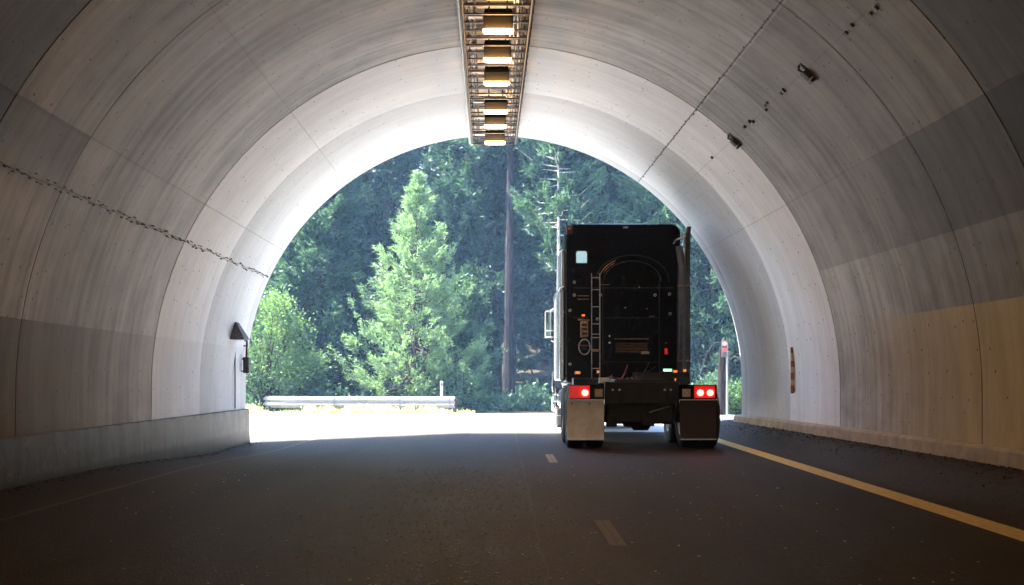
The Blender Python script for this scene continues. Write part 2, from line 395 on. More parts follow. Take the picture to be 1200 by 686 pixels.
# roads
def sheet(name, xs, ys, mat, dz=0, zf=gz, label=None):
    vs = [(x, y, zf(x, y)+dz) for y in ys for x in xs]; n = len(xs)
    fs = [(j*n+i, j*n+i+1, (j+1)*n+i+1, (j+1)*n+i) for j in range(len(ys)-1) for i in range(n-1)]
    mb = MB(); mb.v = vs; mb.f = fs
    o = mb.build(name, mat, angle=60); tag(o, label, kind='structure'); return o
fr = lambda a, b, n: [a+(b-a)*i/n for i in range(n+1)]
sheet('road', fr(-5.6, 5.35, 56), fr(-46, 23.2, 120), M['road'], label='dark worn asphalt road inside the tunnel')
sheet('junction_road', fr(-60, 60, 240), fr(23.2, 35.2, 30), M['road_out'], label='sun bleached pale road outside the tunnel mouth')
def terr(X, Y):
    z = -.6+.48*sstep((Y-34.6)/.9)
    if Y > 35.5:
        z += .1*sstep((Y-35.5)/3) + .07*max(0, Y-44) + .28*max(0, Y-62)*sstep((Y-62)/20)
        z += .25*math.sin(X*.31+Y*.2)*sstep((Y-40)/8)
    if Y < 35.5 and abs(X) > 8: z += 0
    return z
sheet('ground', fr(-110, 110, 110), fr(-60, 125, 120), M['soil'], zf=terr, label='brown forest floor rising behind the road')
def hill(X, Y):
    s = sstep(1-abs(X)/34); return -.3+9.3*s+.4*math.sin(X*.5)*s+ (Y<21)*0
hb = [-50, -30, -10, 5, 15, 22.3]
sheet('hillside', fr(-36, 36, 60), fr(-50, 22.3, 30), M['soil'], zf=hill, label='earth slope over the tunnel')
# markings
def strip(name, X0f, X1f, ya, yb, mat, n=40, parent=None, dz=.004):
    mb = MB(); ys = fr(ya, yb, n)
    for y in ys: mb.v += [(X0f(y), y, gz(X0f(y), y)+dz), (X1f(y), y, gz(X1f(y), y)+dz)]
    mb.f = [(2*i, 2*i+1, 2*i+3, 2*i+2) for i in range(n)]
    return mb.build(name, mat, parent, smooth=False)
yl = lambda y: 3.78+.019*(y-7.8)
tag(strip('edge_line', lambda y: yl(y)-.13, lambda y: yl(y)+.13, -30, 23.1, M['yellow'], 100), 'long yellow painted edge line running to the right of the truck', 'road marking')
for i, (ya, yb, lab) in enumerate(((7.3, 8.6, 'larger worn lane dash nearest the viewer on the asphalt'), (14.6, 16.2, 'small lane dash on the asphalt just behind left rear tyre of truck'))):
    e = thing('lane_dash', (.75, ya, 0), lab, 'road marking', 'lane dashes between the two lanes')
    xo = .79 if i == 0 else .69
    for s in (-1, 1):
        strip('paint_stripe', lambda y, s=s: xo+s*.031-.028, lambda y, s=s: xo+s*.031+.028, ya, yb, M['dash'] if i else M['dash_worn'], 3, e)
# kerb debris, one uncountable mass
rnd = random.Random(8); mb = MB()
for i in range(1900):
    side = rnd.random() < .75; Y = rnd.uniform(4, 24)
    if side: X = cxf(Y)+RAD-.17-abs(rnd.gauss(0, .2)); 
    else: X = cxf(Y)-RAD+.09+abs(rnd.gauss(0, .18))
    s = rnd.uniform(.003, .013)*(1.3 if rnd.random() < .1 else 1); z = gz(X, Y)
    mb.rbox((X, Y, z+s*.35), (s*rnd.uniform(1, 2), s*rnd.uniform(1, 2.2), s*.7), (rnd.uniform(-.3, .3), rnd.uniform(-.3, .3), rnd.uniform(0, 3)))
tag(mb.build('debris', M['debris'], smooth=False), 'dark leaf litter and grit gathered along the wall feet', 'litter', kind='stuff')
mb = MB()
for i in range(1500):
    Y = rnd.uniform(5.0, 14); X = rnd.gauss(-.45, .5); s = rnd.uniform(.004, .011)
    if rnd.random() < .12: X = rnd.uniform(-4, 3)
    mb.rbox((X, Y, s*.3+gz(X, Y)), (s*1.5, s*1.5, s*.7), (rnd.uniform(-.4, .4), 0, rnd.uniform(0, 3)))
tag(mb.build('grit', simple('pale_grit', (.5, .46, .4), .5), smooth=False), 'pale stone chips scattered over the asphalt', 'grit', kind='stuff')

# wall point helper: point on the lining at angle a (deg) and depth Y, inset d
def wp(a, Y, d=0.0):
    if a < 0: return Vector((cxf(Y)+RAD-d, Y, zcf(Y)+math.radians(a)*RAD))
    if a > 180: return Vector((cxf(Y)-RAD+d, Y, zcf(Y)-math.radians(a-180)*RAD))
    r = RAD-d; return Vector((cxf(Y)+r*math.cos(R(a)), Y, zcf(Y)+r*math.sin(R(a))))
def frame_at(a, Y, d=0):   # x: along arc, y: along tunnel, z: inward
    p = wp(a, Y, d); q = wp(a+1, Y, d); t = (q-p).normalized(); zi = Vector((-math.cos(R(a)), 0, -math.sin(R(a))))
    return Matrix.Translation(p) @ Matrix(((t.x, 0, zi.x, 0), (t.y, 1, zi.y, 0), (t.z, 0, zi.z, 0), (0, 0, 0, 1)))
# left cable with clips
cab = thing('wall_cable', wp(154.6, 12), 'thin dark cable with many small clips running along the left wall towards the portal', 'cable')
mb = MB(); mb.tube([wp(154.6+.12*math.sin(y*3.1), y, .012) for y in fr(4, 22.2, 90)], .004, 6)
mb.build('cable', M['darksteel'], cab)
mb = MB(); y = 8.0
while y < 22.2:
    for k in range(2):
        Mx = frame_at(154.6+rnd.uniform(-.45, .45), y+k*.07+rnd.uniform(-.02, .02)); s = rnd.uniform(.004, .010); mb.box(-s, s, -s*1.5, s*1.5, -.01, .03, Mx)
    y += .19
c = mb.build('clip', M['darksteel'], cab, smooth=False); c['kind'] = 'stuff'
# right seam strip with studs
sm = thing('seam_strip', wp(54.4, 16), 'thin metal joint strip with bolt heads running along the upper right of the ceiling', 'joint strip')
mb = MB(); mb.tube([wp(54.4, y, .003) for y in fr(3, 22.3, 60)], .006, 5); mb.build('strip', M['darksteel'], sm)
mb = MB(); y = 6.0
while y < 22.2:
    Mx = frame_at(54.4+rnd.uniform(-.2, .2), y); s = rnd.uniform(.005, .012); mb.box(-s, s, -s, s, 0, .015, Mx); y += rnd.uniform(.15, .3)
c = mb.build('bolt_head', M['darksteel'], sm, smooth=False); c['kind'] = 'stuff'
sm = thing('stud_row', wp(46.5, 14), 'broken row of dark studs beside the two ceiling fittings on the right', 'studs')
mb = MB()
for y in (9.9, 10.05, 10.2, 10.35, 10.8, 11.0, 13.3, 13.4, 14.0, 14.1, 14.2, 14.9, 15.0, 15.3, 17.5):
    Mx = frame_at(46.5+rnd.uniform(-.5, .5), y); s = rnd.uniform(.012, .03); mb.box(-s, s, -s, s, -.01, .03, Mx)
mb.build('stud', M['darksteel'], sm, smooth=False)['kind'] = 'stuff'
for Y, lab in ((12.4, 'larger, nearer pale metal bracket box on the upper right ceiling'), (16.05, 'smaller, farther pale metal bracket box on the upper right ceiling')):
    t = thing('ceiling_fitting', wp(46.2, Y), lab, 'bracket', 'bracket boxes on the ceiling')
    Mx = frame_at(46.2, Y)
    MB().box(-.13, .13, -.05, .09, -.01, .012, Mx).build('base_plate', M['darksteel'], t, .003)
    MB().box(-.08, .04, -.06, .06, .012, .07, Mx).build('box', M['steel'], t, .012)
    MB().box(-.13, -.09, -.06, .05, .012, .075, Mx).build('bracket', M['darksteel'], t, .006)
    mb = MB(); mb.tube([Mx @ Vector(q) for q in ((.04, .02, .04), (.09, .03, .05), (.12, .01, .01))], .014, 6); mb.build('cable_gland', M['darksteel'], t)

# ceiling cable tray
def cz_(Y): return 5.93+.012*(Y-13.5)
tr = thing('cable_tray', (0, 18, 6), 'long steel lattice cable tray hung along the crown of the ceiling, carrying the glowing lamps', 'cable tray')
Y0, Y1 = -20, 22.15
xl = lambda y: cxf(y)-.45; xr = lambda y: cxf(y)+.45
for fx, top in ((xl, 0), (xr, 0), (xl, .17), (xr, .17), (lambda y: xl(y)+.16, .05), (lambda y: xr(y)-.12, .05)):
    mb = MB(); mb.tube([(fx(y), y, cz_(y)+top) for y in fr(Y0, Y1, 16)], .018 if top != .05 else .012, 4); mb.build('rail', M['steel'], tr, smooth=False)
mb = MB(); mb2 = MB(); mb3 = MB(); y = Y0; k = 0
while y < Y1+.01:
    mb.box(xl(y), xr(y), y-.013, y+.013, cz_(y)-.008, cz_(y)+.014)
    for fx in (xl, xr): mb2.box(fx(y)-.014, fx(y)+.014, y-.014, y+.014, cz_(y), cz_(y)+.24)
    if y+.30 < Y1:
        if k % 2: mb.box(xl(y)+.03, xr(y)-.03, y+.09, y+.12, cz_(y)+.05, cz_(y)+.07)
        for fx in (xr,): mb3.tube([(fx(y)-.06, y, cz_(y)), (fx(y)-.06, y+.30, cz_(y)+.17)], .009, 4); mb3.tube([(fx(y)+.02, y+.30, cz_(y)), (fx(y)+.02, y, cz_(y)+.17)], .009, 4)
        mb3.tube([(xl(y)+.05, y, cz_(y)), (xl(y)+.05, y+.30, cz_(y)+.17)], .007, 4)
    y += .34; k += 1
mb.build('rung', M['darksteel'], tr, smooth=False)['kind'] = 'stuff'
mb2.build('upright', M['darksteel'], tr, smooth=False)['kind'] = 'stuff'
mb3.build('brace', M['darksteel'], tr, smooth=False)['kind'] = 'stuff'
for dx, r in ((.10, .014), (.14, .012), (.66, .016), (.70, .012), (.74, .018)):
    mb = MB(); mb.tube([(xl(y)+dx+.015*math.sin(y*2.3+dx*40), y, cz_(y)+.06+.012*math.sin(y*3.7+dx*9)) for y in fr(Y0, Y1, 150)], r, 5); mb.build('power_cable', M['hose'], tr)
mb = MB(); mb.tube([(xl(y)-.045, y, cz_(y)+.01) for y in fr(Y0, Y1, 20)], .02, 6); mb.build('conduit', M['white'], tr)
lampY = [21.4, 19.95, 18.8, 16.9, 15.6, 14.25, 12.9, 11.5, 10.1, 8, 5.5, 3, .5, -2, -5, -8, -12, -16]
names = ['sixth and farthest glowing ceiling lamp, the one at the portal edge', 'fifth glowing ceiling lamp counted from the top of the picture', 'fourth glowing ceiling lamp counted from the top of the picture',
 'third glowing ceiling lamp counted from the top of the picture', 'second glowing ceiling lamp counted from the top of the picture', 'nearest, largest glowing ceiling lamp in view at the top']
Mt = None
proto = None
def lamp_at(Y, lab):
    global proto
    x = cxf(Y)+.02; z = cz_(Y)
    if proto is None:
        t = thing('tunnel_lamp', (0, 0, 0), lab, 'lamp', 'lamps hung in the ceiling tray')
        MB().add([(-.2, -.20, -.01), (.2, -.20, -.01), (.2, .10, -.10), (-.2, .10, -.10), (-.18, -.20, .09), (.18, -.20, .09), (.18, .10, .09), (-.18, .10, .09)],
                 [(0,3,2,1),(4,5,6,7),(0,1,5,4),(2,3,7,6),(0,4,7,3),(1,2,6,5)]).build('housing', M['tan'], t, .012)
        # glowing lens below the far edge, bulging
        vs = []; nn = 10
        prof = [(-.055, 0), (-.045, -.035), (-.015, -.052), (.02, -.05), (.05, -.03), (.055, 0)]
        rings = [[(xx, .10+a*sc_, -.095+b*sc_) for a, b in prof] for xx, sc_ in ((-.205, .4), (-.19, .85), (-.16, 1), (.16, 1), (.19, .85), (.205, .4))]
        MB().loft(rings).build('lens', M['lamp'], t)
        MB().box(-.40, -.21, -.16, -.06, .0, .05).build('ballast_box', M['white'], t, .006)
        MB().box(-.17, .17, .19, .27, -.005, .035).build('junction_box', M['white'], t, .006)
        for s in (-.12, .12): MB().box(s-.012, s+.012, -.2, -.17, .05, .24).build('hanger', M['darksteel'], t, smooth=False)
        proto = t; t.location = (x, Y, z); return
    t = proto.copy(); COL.objects.link(t); t.location = (x, Y, z); t['label'] = lab
    for ch in list(proto.children):
        c = ch.copy(); COL.objects.link(c); c.parent = t
for i, Y in enumerate(lampY):
    lamp_at(Y, names[i] if i < 6 else 'ceiling lamp farther back along the tray, above the top edge of the picture')

# left wall: lamp shade and portal device
Yw = 20.9; x0 = cxf(Yw)-RAD
t = thing('wall_horn', (x0, Yw, 2.0), 'grey flared horn shaped unit fixed high on the left wall near the portal', 'wall unit')
MB().box(x0-.01, x0+.05, Yw-.16, Yw+.16, 1.90, 2.30).build('back_plate', M['darksteel'], t, .006)
MB().loft([[(x0+.05+a*w, Yw+b*w2, z) for a, b in ((0, -.5), (1, -.5), (1, .5), (0, .5))] for z, w, w2 in ((1.92, .32, .46), (1.97, .29, .42), (2.20, .16, .26), (2.26, .13, .2))]).build('shade', M['steel'], t, .008)
MB().box(x0+.08, x0+.13, Yw-.05, Yw+.05, 2.26, 2.33).build('mounting_knuckle', M['darksteel'], t, .006)
t = thing('portal_detector', (cxf(22)-RAD, 22.0, 1.7), 'dark upright bar and box on the left wall right at the portal edge', 'detector')
x0 = cxf(22)-RAD
MB().tube([(x0+.10, 22.0, 1.6), (x0+.11, 22.0, 1.93)], .022, 8).build('bar', M['darksteel'], t)
MB().box(x0+.05, x0+.17, 21.9, 22.1, 1.27, 1.6).build('box', M['darksteel'], t, .01)
for z in (1.3, 1.55, 1.82, 1.93): MB().box(x0-.01, x0+.12, 21.98, 22.02, z, z+.03).build('bracket', M['darksteel'], t, smooth=False)
t = MB().tube([(cxf(21.3)-RAD+.03, 21.3, z) for z in (.56, 1.2, 1.88)], .014, 6).build('conduit', M['steel'])
tag(t, 'thin vertical conduit on the left wall below the flared horn', 'conduit')
# right wall: object marker
Ym = 18.5; x0 = cxf(Ym)+RAD
t = thing('hazard_marker', (x0-.05, Ym, 1.3), 'narrow rusty brown and cream banded reflector strip upright on the right wall', 'marker')
MB().box(x0-.075, x0-.02, Ym-.045, Ym-.03, .90, 1.70).build('back_plate', M['steel'], t, .003)
bands = [(1.60, 1.69, 0), (1.46, 1.60, 1), (1.36, 1.46, 0), (1.26, 1.36, 1), (1.14, 1.26, 0), (1.04, 1.14, 1), (.92, 1.04, 0)]
for a, b, c in bands:
    MB().box(x0-.085, x0-.015, Ym-.055, Ym-.045, a+.002, b-.002).build('band', M['rust'] if c == 0 else M['creamr'], t, .002)
for z in (.95, 1.6): MB().box(x0-.05, x0+.01, Ym-.03, Ym+.02, z, z+.05).build('bracket', M['steel'], t)
Yb = 21.7; x0 = cxf(Yb)+RAD
t = thing('wall_box', (x0, Yb, 2.2), 'small pale box with dark wire end on the right wall near the portal', 'wall box')
MB().box(x0-.03, x0+.02, Yb-.55, Yb-.05, 2.16, 2.25).build('case', M['white'], t, .006)
MB().tube([(x0-.02, Yb-.05, 2.20), (x0-.04, Yb+.12, 2.26), (x0-.03, Yb+.2, 2.33)], .012, 6).build('wire', M['darksteel'], t)
MB().box(x0-.04, x0+.02, Yb-.5, Yb-.06, 2.135, 2.152).build('rail', M['darksteel'], t)

# ------------------------------------------------------------------ truck
TX = 2.32; YR = 17.4
tk = thing('semi_truck', (TX, YR, 0), 'black semi truck tractor without trailer seen from behind, driving out of the tunnel', 'truck')
def part(mb, name, mat, bevel=0, parent=None, label=None, **k):
    o = mb.build(name, mat, parent or tk, bevel, **k)
    if label: o['label'] = label
    return o
def rr(xc, hw, z0, z1, Y, r, n=5):
    o = []
    for cx_, cz_2, a0 in ((xc+hw-r, z1-r, 0), (xc-hw+r, z1-r, 90), (xc-hw+r*.4, z0+r*.4, 180), (xc+hw-r*.4, z0+r*.4, 270)):
        q = r if a0 < 180 else r*.4
        for i in range(n+1):
            a = R(a0+90*i/n); o.append((cx_+q*math.cos(a), Y, cz_2+q*math.sin(a)))
    return o
YC = 21.0
part(MB().loft([rr(2.36, 1.12, 1.06, 4.2, YC+.03, .17), rr(2.36, 1.14, 1.04, 4.22, YC+.08, .2), rr(2.36, 1.14, 1.0, 4.22, 22.4, .22), rr(2.36, 1.12, 1.0, 3.95, 23.2, .25),
    rr(2.36, 1.06, .95, 3.35, 23.75, .25), rr(2.36, 1.02, .8, 2.95, 24.0, .2), rr(2.36, .98, .7, 2.15, 24.55, .2), rr(2.34, .92, .6, 2.0, 25.6, .22), rr(2.34, .86, .5, 1.85, 26.5, .25), rr(2.34, .8, .5, 1.6, 26.65, .2)]), 'cab_body', M['black'], 0, angle=50)
part(MB().loft([rr(2.36, 1.06, 1.12, 4.13, YC+.03, .14), rr(2.36, 1.06, 1.12, 4.13, YC+.005, .14)]), 'rear_panel', M['black'], 0)
# roundel moulding on the rear panel: nested raised arcs, gold reflection painted on as brass pieces
xc, zc_ = P(741, 330, YC)
for rx, r0, mt, a0, a1 in ((.56, .012, 'blackp', 0, 181), (.66, .013, 'black', 0, 128), (.66, .011, 'brass', 112, 178), (.61, .009, 'brass', 125, 160), (.72, .010, 'blackp', 0, 181)):
    pts = [(xc+rx*math.cos(R(a)), YC-.01, zc_+.0+rx*.72*math.sin(R(a))) for a in range(a0, a1, 8)]
    part(MB().tube(pts, r0, 6), 'moulding', M[mt])
for px0, py0, px1, py1 in ((672, 337, 790, 338), (672, 372, 690, 373), (706, 372, 772, 373), (706, 424, 772, 425)):
    a, b = P(px0, py1, YC), P(px1, py0, YC); part(MB().box(a[0], b[0], YC-.006, YC+.004, a[1], b[1]), 'panel_seam', M['frame'])
for px0 in (706, 772):
    a, b = P(px0, 440, YC), P(px0+1, 330, YC); part(MB().box(a[0], b[0], YC-.012, YC+.004, a[1], b[1]), 'panel_rib', M['frame'], .003)
# small window; pane glow stands in for daylight seen through it
wx, wz = P(681.5, 301.5, YC)
w = part(MB().loft([rr(wx, .105, wz-.115, wz+.115, YC-.012, .04), rr(wx, .105, wz-.115, wz+.115, YC+.02, .04)]), 'window', M['sidewin'])
part(MB().loft([rr(wx, .125, wz-.135, wz+.135, YC-.006, .05), rr(wx, .125, wz-.135, wz+.135, YC+.02, .05)]), 'window_frame', M['blackp'], parent=w)
# pieces seen at the left: corner lamp pod, side fairings
x, z = P(667, 268, YC)
pd = part(MB().box(x-.06, x+.07, YC-.02, YC+.12, z-.11, z+.06), 'lamp_pod', M['blackp'], .015)
part(MB().box(x-.03, x+.035, YC-.035, YC-.022, z-.025, z+.02), 'marker_lens', M['redl'], .006, parent=pd)
part(MB().prism_yz([(21.15, 1.12), (23.6, 1.12), (23.6, 2.93), (21.15, 2.93)], 1.115, 1.215), 'side_fairing', M['fair'], .03)
part(MB().prism_yz([(21.15, 2.95), (23.3, 2.95), (22.9, 3.75), (21.15, 3.72)], 1.15, 1.225), 'side_fairing', M['fair'], .025)
part(MB().prism_yz([(21.15, 1.12), (23.6, 1.12), (23.6, 2.93), (21.15, 2.93)], 3.50, 3.60), 'side_fairing', M['fair'], .03)
part(MB().tube([(1.105, 21.2, 2.93), (1.10, 22.3, 2.95), (1.105, 23.5, 2.93)], .02, 6), 'trim_strip', M['chrome'])
part(MB().tube([(1.20, 21.10, 2.97), (1.13, 21.1, 2.95), (1.10, 21.15, 2.88)], .018, 6), 'grab_rail', M['alu'])
# doors and cab windows
for sx, s in ((1.30, -1), (3.42, 1)):
    d = part(MB().box(min(sx, sx+s*.05), max(sx, sx+s*.05), 23.62, 24.45, 1.25, 2.9), 'door', M['black'], .02)
    part(MB().box(min(sx+s*.05, sx+s*.06), max(sx+s*.05, sx+s*.06), 23.72, 24.3, 2.1, 2.75), 'side_window', M['glass'], 0, parent=d)
    part(MB().box(min(sx+s*.05, sx+s*.09), max(sx+s*.05, sx+s*.09), 23.7, 23.85, 1.9, 1.94), 'handle', M['chrome'], .008, parent=d)
part(MB().add([(1.5, 24.06, 2.86), (3.22, 24.06, 2.86), (3.2, 24.53, 2.2), (1.52, 24.53, 2.2), (1.5, 24.09, 2.89), (3.22, 24.09, 2.89), (3.2, 24.58, 2.21), (1.52, 24.58, 2.21)],
    [(0,1,2,3),(7,6,5,4),(0,4,5,1),(1,5,6,2),(2,6,7,3),(3,7,4,0)]), 'windshield', M['glass'], 0)
part(MB().box(1.9, 2.78, 26.62, 26.70, .75, 1.5), 'grille', M['chrome'], .01)
part(MB().box(1.2, 3.48, 26.62, 26.95, .35, .7), 'bumper', M['chrome'], .05)
for x in (1.52, 3.16): part(MB().lathe_x([(-.01, .001), (.0, .10), (.12, .09)], 0, 0, 0, 20) if False else MB().box(x-.14, x+.14, 26.5, 26.72, .95, 1.2), 'headlight', M['headlight'], .04)
# ladder
lx0, lx1 = P(693, 0, YC)[0], P(702.5, 0, YC)[0]; zt, zb = P(0, 322, YC)[1], P(0, 446, YC)[1]
ld = part(MB().tube([(lx1, YC-.01, zt+.02), (lx1, YC-.07, zt-.02), (lx1, YC-.07, zb)], .011, 6).tube([(lx0, YC-.01, zt+.02), (lx0, YC-.07, zt-.02), (lx0, YC-.07, zb)], .008, 6), 'ladder', M['alu'])
for py in (326, 340, 360, 380, 392, 396, 412, 432):
    z = P(0, py, YC)[1]; part(MB().tube([(lx0, YC-.07, z), (lx1, YC-.07, z)], .010, 6), 'rung', M['alu'], parent=ld)
z = P(0, 410, YC)[1]; part(MB().box(lx0+.01, lx1, YC-.1, YC-.06, z-.03, z+.01), 'step_plate', M['brass'], .004, parent=ld)
# junction box left of the ladder, orange light put into its colour
x, z = P(684.5, 386, YC)
jb = part(MB().box(x-.075, x+.075, YC-.09, YC, z-.16, z+.16), 'junction_box', M['brass'], .012)
part(MB().tube([(x-.13, YC-.08, z+.18), (x+.1, YC-.08, z+.17)], .016, 6), 'cap_bar', M['brass'], parent=jb)
for dz in (-.09, 0, .08): part(MB().box(x-.055, x+.055, YC-.10, YC-.09, z+dz-.025, z+dz+.025), 'terminal_cover', M['blackp'], .004, parent=jb)
x, z = P(683.5, 370, YC); part(MB().box(x-.03, x+.03, YC-.05, YC, z-.015, z+.02), 'marker_light', M['amber'], .006)
# ring shaped grab handle
x, z = P(684.5, 407, YC)
part(MB().tube([(x+.11*math.cos(R(a))*(1 if abs(math.cos(R(a))) < .9 else 1), YC-.09, z+.15*math.sin(R(a))) for a in range(0, 361, 20)], .013, 6), 'grab_handle', M['alu'])
part(MB().tube([(x-.13, YC-.09, z+.03), (x+.12, YC-.09, z+.03)], .012, 6), 'grab_handle', M['brass'])
part(MB().box(x-.05, x+.05, YC-.05, YC, z-.06, z+.02), 'socket', M['blackp'], .008)
for px, py in ((673, 331), (673, 346), (668, 364), (703.5, 346), (767.5, 346), (784.5, 345), (785, 368), (700, 374), (749, 337), (758, 362), (732.5, 361), (668, 427), (714, 394), (714, 402)):
    x, z = P(px, py, YC); s = .022 if px not in (714, 732.5, 749, 758) else .012
    lt = part(MB().tube([(x, YC-.03, z), (x, YC+.01, z)], s*1.3, 12), 'latch', M['chrome'] if s < .02 else M['alu'])
    if s > .02: part(MB().tube([(x, YC-.04, z-.005), (x, YC-.029, z-.005)], s*.75, 8), 'latch_bolt', M['blackp'], parent=lt)
for a, b in (((677, 351), (690, 351)), ((677, 347), (690, 347)), ((704, 334), (714, 334)), ((720, 397.5), (760, 397.5)), ((761, 371), (767, 371))):
    p, q = P(*a, YC), P(*b, YC); part(MB().tube([(p[0], YC-.02, p[1]), (q[0], YC-.02, q[1])], .009, 5), 'trim_rail', M['brass'])
# vent louvre panel
p, q = P(721, 414, YC), P(759, 402, YC)
lv = part(MB().box(p[0], q[0], YC-.015, YC+.01, p[1], q[1]), 'vent_panel', M['blackp'], .006)
for i in range(4):
    z = p[1]+(q[1]-p[1])*(i+.3)/4; part(MB().rbox(((p[0]+q[0])/2, YC-.03, z+.015), (q[0]-p[0]-.02, .012, .032), (.5, 0, 0)), 'louvre', M['brass'], parent=lv)
p = P(751, 413.5, YC); part(MB().box(p[0], p[0]+.16, YC-.05, YC-.02, p[1]-.03, p[1]+.02), 'label_plate', M['plate'], .004, parent=lv)
for px, py, w, h, mt in ((780.5, 412, .06, .12, 'tailh'), (780.5, 402, .04, .02, 'redl')):  # the larger reflector glows on its own in place of reflecting
    x, z = P(px, py, YC); part(MB().box(x-w/2, x+w/2, YC-.03, YC, z-h/2, z+h/2), 'reflector', M[mt], .006)
x, z = P(720, 261, 22); part(MB().tube([(x, 22, z-.1), (x, 22, z+.06)], .008, 5), 'antenna', M['alu'])
x, z = P(733, 267, YC); part(MB().box(x-.05, x+.05, YC-.03, YC, z-.015, z+.02), 'roof_lamp', M['alu'], .008)
# low lights at the deck
YD = 20.4
for px, py, w, mt in ((677, 437, .045, 'amber'), (791, 435.5, .035, 'amber'), (802, 434.5, .03, 'amber'), (701, 436, .02, 'amber'), (782, 434, .08, 'green'), (791, 445, .012, 'amber')):
    x, z = P(px, py, YD); h_ = part(MB().box(x-w-.012, x+w+.012, YD-.03, YD+.05, z-.04, z+.035), 'light_housing', M['blackp'], .006)
    part(MB().box(x-w, x+w, YD-.045, YD-.031, z-.022, z+.022), 'marker_light' if mt == 'amber' else 'work_light', M[mt], .005, parent=h_)
# deck bar behind the cab
p = P(672, 445, YD); q = P(808, 438, YD)
part(MB().box(p[0], q[0], YD, YD+.5, p[1]-.10, p[1]+.03), 'deck_plate', M['frame'], .01)
part(MB().box(P(742, 0, YD)[0], q[0], YD+.02, YD+.12, p[1]+.03, q[1]+.02), 'light_bar', M['frame'], .006)
# white coupling bracket and air hoses
x, z = P(708, 446, 19.6)
br = part(MB().box(x-.10, x+.09, 19.55, 19.62, z-.05, z+.05), 'coupling_bracket', M['white'], .01)
part(MB().tube([(x+.06, 19.56, z), (x+.13, 19.56, z+.10), (x+.12, 19.56, z-.06)], .014, 6), 'lever', M['alu'], parent=br)
for k, (pxa, pya, pxb, pyb) in enumerate(((775, 436, 712, 441), (768, 430, 716, 443), (735, 428, 724, 444), (760, 425, 745, 442))):
    a = Vector((P(pxa, pya, YC)[0], YC-.05, P(pxa, pya, YC)[1])); b = Vector((P(pxb, pyb, 19.7)[0], 19.7, P(pxb, pyb, 19.7)[1])); pts = []
    for i in range(33):
        t_ = i/32; c = a.lerp(b, t_); c.z -= .10*math.sin(math.pi*t_); co = .025*math.sin(math.pi*t_)
        c += Vector((0, co*math.cos(i*2.2), co*math.sin(i*2.2))); pts.append(c)
    part(MB().tube(pts, .011, 5), 'air_hose', M['hose'] if k % 2 else M['red'])
# exhaust stack at the right corner
ex = part(MB().tube([(3.52, YC-.1, z) for z in (1.1, 1.3, 2.6, 3.1)]+[(3.50, YC-.1, 3.35), (3.44, YC-.1, 3.75)], [.10, .125, .125, .115, .085, .075], 20), 'exhaust_stack', M['pipe'])
part(MB().tube([(3.61, YC-.12, 1.05), (3.61, YC-.12, 3.9), (3.63, YC-.12, 4.13)], .045, 10), 'intake_pipe', M['blackp'])
part(MB().tube([(3.55, YC-.16, 1.3), (3.55, YC-.16, 4.0)], .012, 6), 'support_rod', M['brass'])
for z in (1.5, 2.97): part(MB().tube([(3.39, YC-.21, z), (3.66, YC-.21, z)], .016, 6), 'clamp', M['brass'], parent=ex)
p, q = P(789, 286, YC), P(804, 276, YC)
part(MB().tube([(p[0], YC-.02, p[1]), (p[0]+.03, YC-.1, p[1]+.06), (q[0], YC-.12, q[1])], .017, 6), 'stack_brace', M['alu'])
# mirrors
def mirror(sx, s):
    Ym = 24.6
    c = sx
    m = part(MB().loft([rr(c, .13, 2.12, 2.72, Ym+.10, .05), rr(c, .14, 2.10, 2.74, Ym+.03, .05), rr(c, .14, 2.10, 2.74, Ym, .05)]), 'mirror', M['chrome'])
    part(MB().box(c-.115, c+.115, Ym-.014, Ym-.001, 2.28, 2.70), 'mirror_glass', M['mirror'], .01, parent=m)
    part(MB().box(c-.115, c+.115, Ym-.014, Ym-.001, 2.13, 2.255), 'convex_glass', M['mirror'], .01, parent=m)
    pts = [(c-s*.02, Ym+.05, 2.12), (c-s*.02, Ym+.05, 2.05), (c-s*.10, Ym+.05, 2.0), (c-s*.40, Ym, 1.99)]
    part(MB().tube(pts, .018, 8), 'mirror_arm', M['chrome'], parent=m)
    part(MB().tube([(c, Ym+.05, 2.74), (c-s*.12, Ym+.05, 2.80), (c-s*.38, Ym, 2.79)], .014, 8), 'mirror_arm', M['chrome'], parent=m)
    part(MB().tube([(c-s*.14, Ym+.05, 2.45), (c-s*.38, Ym, 2.45)], .010, 8), 'mirror_arm', M['chrome'], parent=m)
mirror(1.09, -1); mirror(3.62, 1)
# fender mirror loop / steps at the left
part(MB().tube([(1.31, 25.2, 1.30), (1.24, 25.2, 1.36), (1.18, 25.2, 1.30), (1.17, 25.2, 1.0), (1.19, 25.2, .85)], .03, 8), 'fender_bar', M['chrome'])
for k, z in enumerate((.35, .5, .65, .8)): part(MB().box(1.12, 1.35, 23.3, 24.2, z, z+.03), 'step', M['chrome'], .005)
for s, xx in ((-1, 1.45), (1, 3.27)):
    part(MB().lathe_x([(-.3, .001), (-.3, .27), (-.28, .30), (.28, .30), (.3, .27), (.3, .001)], 0, 0, 0, 4) if False else MB().tube([(xx, 21.5, .72), (xx, 23.1, .72)], .30, 28), 'fuel_tank', M['chrome'])
    # front fender arches
    pts = []
    fx = 1.22 if s < 0 else 3.0
    poly = [(25.45+.62*math.cos(R(a)), .52+.62*math.sin(R(a))) for a in range(0, 181, 12)]+[(25.45+.55*math.cos(R(a)), .52+.55*math.sin(R(a))) for a in range(180, -1, -12)]
    part(MB().prism_yz(poly, fx, fx+.42), 'fender', M['black'], 0)
